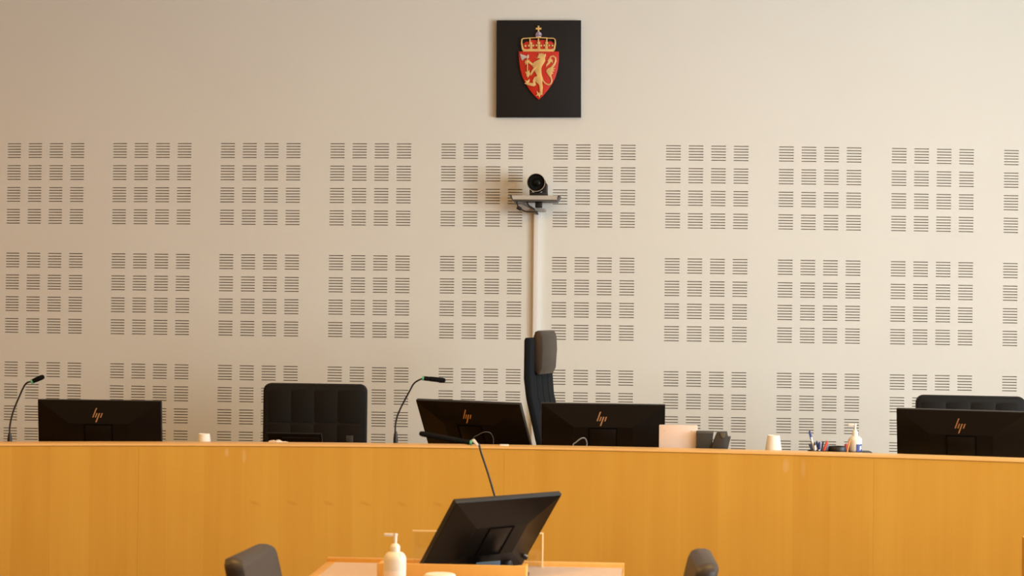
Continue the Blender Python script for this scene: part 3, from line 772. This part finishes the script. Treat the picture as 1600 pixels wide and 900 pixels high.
def pen(label, top, bot, r, body, capm=None, capk=.3, yk=0.0, clip=False):
    a = at(*top, Yo+yk); b = at(*bot, Yo+yk+.004); d = (b-a).normalized()
    end = a+d*((SHZ+.006-a.z)/d.z)
    root = thing('pen', label, 'pen', end, 0, 'pens in the black organiser')
    A = a-end; B = Vector((0, 0, 0)); ln = A.length
    M = along(B, A)
    s = ln*(1-capk) if capm else ln
    lathe_b = lathe(NB(), [(0, 0), (r*.35, 0), (r*.9, .008), (r, .012), (r, s-.002), (r*.85, s), (0, s)], 12)
    obj('barrel', lathe_b, body, root, M)
    if capm:
        obj('cap', lathe(NB(), [(0, s), (r*1.12, s), (r*1.12, ln-.008), (r*.6, ln), (0, ln)], 12), capm, root, M)
    if clip: obj('clip', box(NB(), -r*1.6, -r*1.1, -.0015, .0015, s-.01, ln-.004), capm or body, root, M)
    return root
pen('tall white pen with a blue top leaning left out of the organiser', (1264.8, 673), (1271.5, 700), .0042, PEN_WHITE, PEN_BLUE, .17, .004, True)
pen('blue pen leaning left in the organiser behind the tall white pen', (1267.5, 689), (1272.5, 706), .0046, PEN_BLUE, None, .3, .018)
pen('short white pen with a dark cap upright in the organiser', (1273, 690.5), (1274, 706), .0040, PEN_WHITE, PEN_NAVY, .12, -.004)
pen('white pen with a blue cap leaning right in the organiser', (1276, 689), (1279.5, 704), .0048, PEN_WHITE, PEN_BLUE, .33, .010)
pen('thin blue-topped pen in the middle of the organiser', (1280.6, 690.3), (1280, 704), .0046, PEN_WHITE, PEN_BLUE, .28, -.006)
pen('navy pen standing left of the red-capped pen', (1286.2, 690), (1283.6, 706), .0038, PEN_NAVY, None, .3, .006)
pen('pink pen with an orange-red cap leaning right out of the organiser', (1293, 689), (1286.5, 706), .0052, PEN_PINK, PEN_RED, .36, -.008)
pen('grey-blue pen at the right edge of the organiser', (1294, 694), (1289.5, 706), .0058, PEN_GREY, None, .3, .012)
# black round pot
p = on_shelf(1308.5, 705, .2); zt = at(1308, 697.3, p.y).z-SHZ
rr = 14.6/FPX*p.y
pot = thing('round_pot', 'low black round pot on the bench between pens and soap bottle', 'pot', p)
obj('pot_wall', lathe(NB(), [(rr*.96, 0), (rr, .004), (rr, zt-.002), (rr*.97, zt), (rr*.9, zt-.001), (rr*.88, .01), (0, .008)], 32), PLASTIC, pot)
obj('pot_band', lathe(NB(), [(rr, zt-.02), (rr*1.012, zt-.018), (rr*1.012, zt-.012), (rr, zt-.01), (rr, zt-.02)], 32), PLASTIC, pot)
Yo2 = p.y
for lab, top, bot, r_, m_, c_ in (('thick dark red marker standing beside the black round pot', (1322.5, 693), (1320.5, 706), .0058, PEN_CRIMSON, PEN_CRIMSON), ('slim orange pencil between the black round pot and the soap bottle', (1327.5, 688), (1323.5, 706), .0036, PEN_ORANGE, None)):
    Yo_s, Yo = Yo, Yo2+.03
    pen(lab, top, bot, r_, m_, c_, .3, -.045)['group'] = 'pens beside the round pot'
    Yo = Yo_s
# black tray
a = at(1322, 704.6, Yo2+.02); b = at(1361.5, 707.5, Yo2+.02)
tr = thing('flat_tray', 'flat black tray under the soap bottle on the bench', 'tray', ((a.x+b.x)/2, Yo2+.02, SHZ))
tw_ = b.x-a.x; th = a.z-SHZ
bm = NB(); prism(bm, rrect(tw_, .10, .03, 6), 'z', 0, th, .004); obj('tray_body', bm, PLASTIC, tr)
obj('tray_rim', prism(NB(), rrect(tw_+.004, .104, .032, 6), 'z', th-.006, th-.003), PLASTIC_GLOSS, tr)
# soap bottle with pump
def pump_bottle(name, label, px, pyt, pysh, pyneck, wpx, Y, basez, nozzle=-1, labels=None, group=None):
    c = at(px, pysh, Y); r = wpx/2/FPX*Y; zsh = c.z-basez; zn = at(px, pyneck, Y).z-basez; zt = at(px, pyt, Y).z-basez
    root = thing(name, label, 'bottle', (c.x, Y, basez), 0, group)
    nr = r*.42
    obj('bottle_body', lathe(NB(), [(0, 0), (r*.92, 0), (r, .006), (r, zsh-r*.55), (r*.97, zsh-r*.32), (r*.85, zsh-r*.08), (r*.68, zsh+r*.08), (nr, zsh+r*.16), (nr, zsh+r*.18), (0, zsh+r*.18)], 40), BOTTLE, root)
    zc0 = zsh+r*.14
    pu = obj('pump_collar', lathe(NB(), [(0, zc0), (nr*1.02, zc0), (nr*1.04, zc0+(zn-zc0)*.65), (nr*.75, zc0+(zn-zc0)*.9), (nr*.35, zn), (0, zn)], 28), PUMP, root)
    bm = NB(); lathe(bm, [(0, zn-.002), (nr*.36, zn-.002), (nr*.42, zt-.006), (nr*.42, zt), (0, zt)], 16)
    box(bm, *(sorted((nozzle*r*1.0, -nozzle*nr*.5))), -nr*.28, nr*.28, zt-.009, zt, .002)
    obj('pump_head', bm, PUMP, root)
    if labels:
        for (nm, z0, z1, a0, a1, mt) in labels:
            bm = NB(); n = 14; A = []; B = []
            for k in range(n+1):
                a = math.radians(a0+(a1-a0)*k/n); x_, y_ = (r+.0006)*math.cos(a), (r+.0006)*math.sin(a)
                A.append(bm.verts.new((x_, y_, z0))); B.append(bm.verts.new((x_, y_, z1)))
            for k in range(n): bm.faces.new((A[k], A[k+1], B[k+1], B[k]))
            obj(nm, bm, mt, root)
    return root
Ys = Yo2+.02; bz = SHZ+th
zz = lambda py: at(1335, py, Ys).z-bz
pb = pump_bottle('soap_bottle', 'cream pump bottle with a blue label standing on the black tray', 1336, 662, 683, 672, 21, Ys, bz, -1, [('label_patch', zz(707.5), zz(693.5), -85, -20, LABEL_BLUE), ('label_back', zz(693.5), zz(684.5), -62, -15, LABEL_WHITE)])
bm = NB(); r = 10.5/FPX*Ys+.0012
for (a0, a1, z0, z1) in ((-52, -44, zz(703), zz(696)), (-52, -30, zz(701), zz(698.6)), (-40, -33, zz(699.5), zz(695.5))):
    A = [];  n = 4; B = []
    for k in range(n+1):
        a = math.radians(a0+(a1-a0)*k/n); A.append(bm.verts.new((r*math.cos(a), r*math.sin(a), z0))); B.append(bm.verts.new((r*math.cos(a), r*math.sin(a), z1)))
    for k in range(n): bm.faces.new((A[k], A[k+1], B[k+1], B[k]))
obj('label_print', bm, LABEL_WHITE, pb)

# tissue, small clip box, paper slip, cables
p = on_shelf(434, 692, .17)
bm = NB(); bmesh.ops.create_icosphere(bm, subdivisions=3, radius=1)
zt = at(436, 688, p.y).z-SHZ
rnd = random.Random(3)
for v in bm.verts:
    k = 1+.16*math.sin(7*v.co.x+3*v.co.z)+.12*math.sin(9*v.co.y-5*v.co.x)
    lean = 1.0 if v.co.x < .35 else .97
    v.co = Vector((v.co.x*.040*k, v.co.y*.026*k, (zt*(1-.10*(v.co.x**2+v.co.y**2)**2)*lean*(1+.035*math.sin(8*v.co.x+4*v.co.y)) if v.co.z > .12 else 0)))
tag(obj('crumpled_tissue', bm, TISSUE, None, T(p)), 'crumpled pale pink tissue lying on the bench before the wide black chair', 'tissue')
p = on_shelf(547, 690, .2); q = at(547, 681, p.y)
sc = thing('card_reader', 'little grey upright device before the right side of the wide chair', 'device', p)
obj('device_body', prism(NB(), [(-.004, 0), (.008, 0), (.012, q.z-SHZ), (-.017, q.z-SHZ), (-.015, q.z-SHZ-.022), (-.004, q.z-SHZ-.03)], 'y', -.008, .008, .001), mat('device_grey', (.02, .02, .018), .6), sc)
obj('device_light', lathe(NB(), [(0, 0), (.004, 0), (.003, .006), (0, .007)], 10), PEN_WHITE, sc, T((.004, -.012, at(550, 694, p.y).z-SHZ-.002)))
a = wx(787.5, 698, .06)
sl = tag(obj('paper_slip', prism(NB(), rrect(.036, .05, .002, 2), 'z', 0, .003), PAPER, None, T((a.x, arcY(a.x)+.075, CAPZ))), 'small cream paper slip lying on the bench rail by the turned monitor', 'paper slip')
def cable(name, label, pts, Y, rad, m, parent=None):
    P = [at(px, py, Y+dy) for px, py, dy in pts]
    o = Vector((P[0].x, P[0].y, SHZ)); P = [Vector((P[0].x, P[0].y, SHZ+rad))]+P+[Vector((P[-1].x, P[-1].y, SHZ+rad))]
    return tag(obj(name, tube(NB(), smooth_path([p-o for p in P], 6), rad, 8), m, None, T(o)), label, 'cable')
Yk = arcY(-.2)+.22
cable('cable_loop', 'grey cable loop rising above the rail in front of the straight monitor', [(895, 697, 0), (900, 691, 0), (908, 685, 0), (914, 685, .01), (917, 692, .02), (916.5, 699, .02)], Yk, .0028, GREYCABLE)
cable('cable_loop', 'thin dark cable loop rising in front of the turned monitor', [(738, 688, 0), (748, 679, 0), (758, 675, 0), (766, 676.5, .01), (770.5, 684, .02), (771, 695, .02)], arcY(-.65)+.22, .0016, mat('dark_cable', (.05, .045, .042), .4))

# ------------------------------------------------------------------ foreground: witness table
TZ = .74
tb = thing('witness_table', 'wooden witness table with a pinkish linoleum top in the foreground', 'table', (-.585, 6.3, 0))
txl, txr, tyb, tyf = -.515, .52, .55, -.55
def tbx(bm, *a, **k): return box(bm, *a, **k)
obj('tabletop', box(NB(), txl+.03, txr-.006, tyf+.03, tyb-.03, TZ-.024, TZ), LINO, tb)
obj('rear_edging', box(NB(), txl, txr, tyb-.035, tyb, TZ-.03, TZ+.014, .002), TABLE_WOOD, tb)
obj('front_edging', box(NB(), txl, txr, tyf, tyf+.03, TZ-.03, TZ+.001, .002), TABLE_WOOD, tb)
obj('side_edging', box(NB(), txl, txl+.03, tyf+.03, tyb-.035, TZ-.03, TZ+.001, .002), TABLE_WOOD, tb)
obj('side_edging', box(NB(), txr-.006, txr, tyf+.03, tyb-.035, TZ-.03, TZ+.0005, .001), TABLE_WOOD, tb)
for sx in (txl+.05, txr-.09):
    for sy in (tyf+.05, tyb-.11): obj('leg', box(NB(), sx, sx+.045, sy, sy+.045, 0, TZ-.03, .003), TABLE_WOOD, tb)
obj('modesty_panel', box(NB(), txl+.06, txr-.06, tyb-.10, tyb-.082, .25, TZ-.03), TABLE_WOOD, tb)
# low wooden box in front of the monitor
Yb = 6.22
a = at(589, 880.5, Yb); b = at(822, 884.5, Yb)
bx = thing('wooden_riser_box', 'low open wooden box on the witness table in front of the tilted monitor', 'box', ((a.x+b.x)/2, Yb, TZ))
bw = b.x-a.x; bh = (a.z+b.z)/2-TZ
obj('front_board', box(NB(), -bw/2, bw/2, 0, .016, 0, bh, .0015), TABLE_WOOD, bx)
for s in (-1, 1): obj('side_board', box(NB(), min(s*bw/2, s*(bw/2-.016)), max(s*bw/2, s*(bw/2-.016)), .0165, .10, 0, bh-.004, .0015), TABLE_WOOD, bx)
obj('bottom_board', box(NB(), -bw/2+.017, bw/2-.017, .017, .10, 0, .01), TABLE_WOOD, bx)
# blue card lying in the box
a = at(744, 880, Yb+.05); b = at(781, 877, Yb+.05)
tag(obj('blue_card_box', prism(NB(), [(-(b.x-a.x)/2, 0), ((b.x-a.x)/2, 0), ((b.x-a.x)/2, b.z-TZ-.0104), (-(b.x-a.x)/2, a.z-TZ-.0104)], 'y', -.006, .006, .001), BLUEBOX, None, T(((a.x+b.x)/2, Yb+.06, TZ+.0104))), 'blue card standing in the low wooden box below the tilted monitor', 'card')
# the tilted monitor
fm = monitor('black monitor leaning far back and turned on the witness table in the foreground', 711.5, 783.5, 6.33, math.radians(46), math.radians(37), TZ, logo=False, k=.87)
# sanitiser bottle
pump_bottle('sanitiser_bottle', 'white hand sanitiser pump bottle on the witness table left of the tilted monitor', 617.3, 833.5, 864.5, 849, 35.5, 6.10, TZ, -1, [('label_patch', .01, .075, -160, -20, LABEL_PALE)])
# white bowl
a = at(687.5, 899, 6.02); 
rb = 25/FPX*6.02; hb = at(687.5, 896.5, 6.02).z-TZ
bo = thing('white_bowl', 'white rounded bowl on the witness table before the low wooden box', 'bowl', (a.x, 6.02, TZ))
obj('bowl_shell', lathe(NB(), [(0, 0), (rb*.6, 0), (rb*.9, hb*.35), (rb, hb*.8), (rb*1.0, hb*.92), (rb*.9, hb), (rb*.4, hb+.002), (0, hb+.002)], 36), CUP, bo)
obj('bowl_foot', lathe(NB(), [(rb*.5, 0), (rb*.62, 0), (rb*.62, .004), (rb*.5, .004), (rb*.5, 0)], 28), CUP, bo)
# acrylic screen
Ya = 6.795
a = at(645, 827.5, Ya); b = at(849.5, 832.5, Ya); zt = (a.z+b.z)/2-TZ
ac = thing('acrylic_screen', 'clear acrylic sheet with edges coloured pale as if lit standing behind the tilted monitor', 'screen', ((a.x+b.x)/2, Ya, TZ))
aw = b.x-a.x
obj('pane', box(NB(), -aw/2+.004, aw/2-.004, -.002, .002, 0, zt-.004), ACRYLIC, ac)
obj('top_edge', box(NB(), -aw/2, aw/2, -.0025, .0025, zt-.005, zt), ACRYLIC_EDGE_LIT, ac)
obj('side_edge', box(NB(), aw/2-.005, aw/2, -.0025, .0025, 0, zt-.005), ACRYLIC_EDGE_LIT, ac)
# foreground microphone, bending towards the left
Ym = 6.735
mic = microphone('m', 'gooseneck microphone rising behind the tilted monitor, its head pointing left', [(778, 870), (776, 790), (773.5, 777), (762, 738), (752, 708), (747.5, 694)], (736.5, 692), (655, 677), Ym, TZ, (778, 850), (.10, .05), rh=.0085)
o_ = mic.location
def Lm(px, py): return at(px, py, Ym)-o_
obj('tag', prism(NB(), [(Lm(*q).x, Lm(*q).z) for q in ((737, 687), (741.5, 685.5), (744.5, 689.5), (748.5, 695.5), (746.5, 696.5), (741, 692.5))], 'y', -.007, -.004, .0005), PEN_WHITE, mic)
# cable plug at the monitor's right edge
a = at(820.5, 870.5, 6.76)-fm.location
bm = NB(); box(bm, -.014, .010, -.010, .010, -.007, .006, .004, M=T(a) @ RY(.5)); obj('side_plug', bm, PLASTIC, fm)
bm = NB(); box(bm, -.008, .006, -.008, .006, .004, .009, .002, M=T(a) @ RY(.5)); obj('plug_highlight', bm, mat('plug_highlight_grey', (.35, .33, .30), .4), fm)  # pale highlight on the plug, made as a small lighter piece

# ------------------------------------------------------------------ chairs at the witness table
def visitor_chair(label):
    """local frame: faces +x, origin on the floor below the backrest"""
    root = thing('leather_chair', label, 'chair', (0, 0, 0), 0, 'leather chairs at the witness table')
    H = .45
    t = bmesh.new()
    prism(t, rrect(.38, H, .035, 6, 0, .946-H/2), 'x', -.03, .03, .020)
    lean = math.tan(math.radians(13))
    for v in t.verts: v.co.x += (.93-v.co.z)*lean + .05*(abs(v.co.y)/.21)**2*.6
    bk = obj('backrest', t, LEATHER_BROWN, root)
    obj('seat', prism(NB(), rrect(.46, .46, .06, 5, .36, 0), 'z', .42, .50, .02), LEATHER_BROWN, root)
    for s in (-1, 1):
        bm = NB(); tube(bm, smooth_path([(.17, s*.235, .60), (.22, s*.245, .655), (.45, s*.25, .65), (.50, s*.25, .60), (.50, s*.25, .44)]), .016, 8); obj('armrest', bm, PLASTIC, root)
        for xx in (.16, .54):
            bm = NB(); tube(bm, [(xx, s*.21, .44), (xx+(-.03 if xx < .3 else .02), s*.23, 0)], [.014, .011], 8); obj('leg', bm, STEEL, root)
    bm = NB()
    for s in (-1, 1): tube(bm, [(.155, s*.19, .44), (.13, s*.19, .62)], .012, 8)
    obj('back_bracket', bm, STEEL, root)
    return root
vc = visitor_chair('dark leather chair left of the witness table, facing right')
p = at(381, 862, 5.48); vc.location = (p.x, 5.48, 0); vc.rotation_euler = (0, 0, math.radians(-3.5))
vc2 = copy_tree(vc); vc2['label'] = 'dark leather chair right of the witness table, facing left'
p = at(1110, 858, 5.48); vc2.location = (p.x, 5.48, 0); vc2.rotation_euler = (0, 0, math.radians(180+2))
for chd in vc2.children:            # stands a touch taller
    if chd.name.split('.')[0] == 'backrest': chd.location.z += .012

# edge of the next desk at the right border
a = at(1597, 838, 6.6)
ds = thing('counsel_desk', 'wooden side of another desk just entering at the right edge', 'desk', (a.x, 6.6, 0))
obj('side_panel', box(NB(), 0, .025, -.75, 0, 0, a.z), BENCH_WOOD, ds)
obj('desk_front', box(NB(), .025, 1.2, -.02, 0, .02, a.z-.004), BENCH_WOOD, ds)
obj('desk_top', box(NB(), .025, 1.2, -.75, -.02, a.z-.10, a.z-.075), BENCH_WOOD, ds)
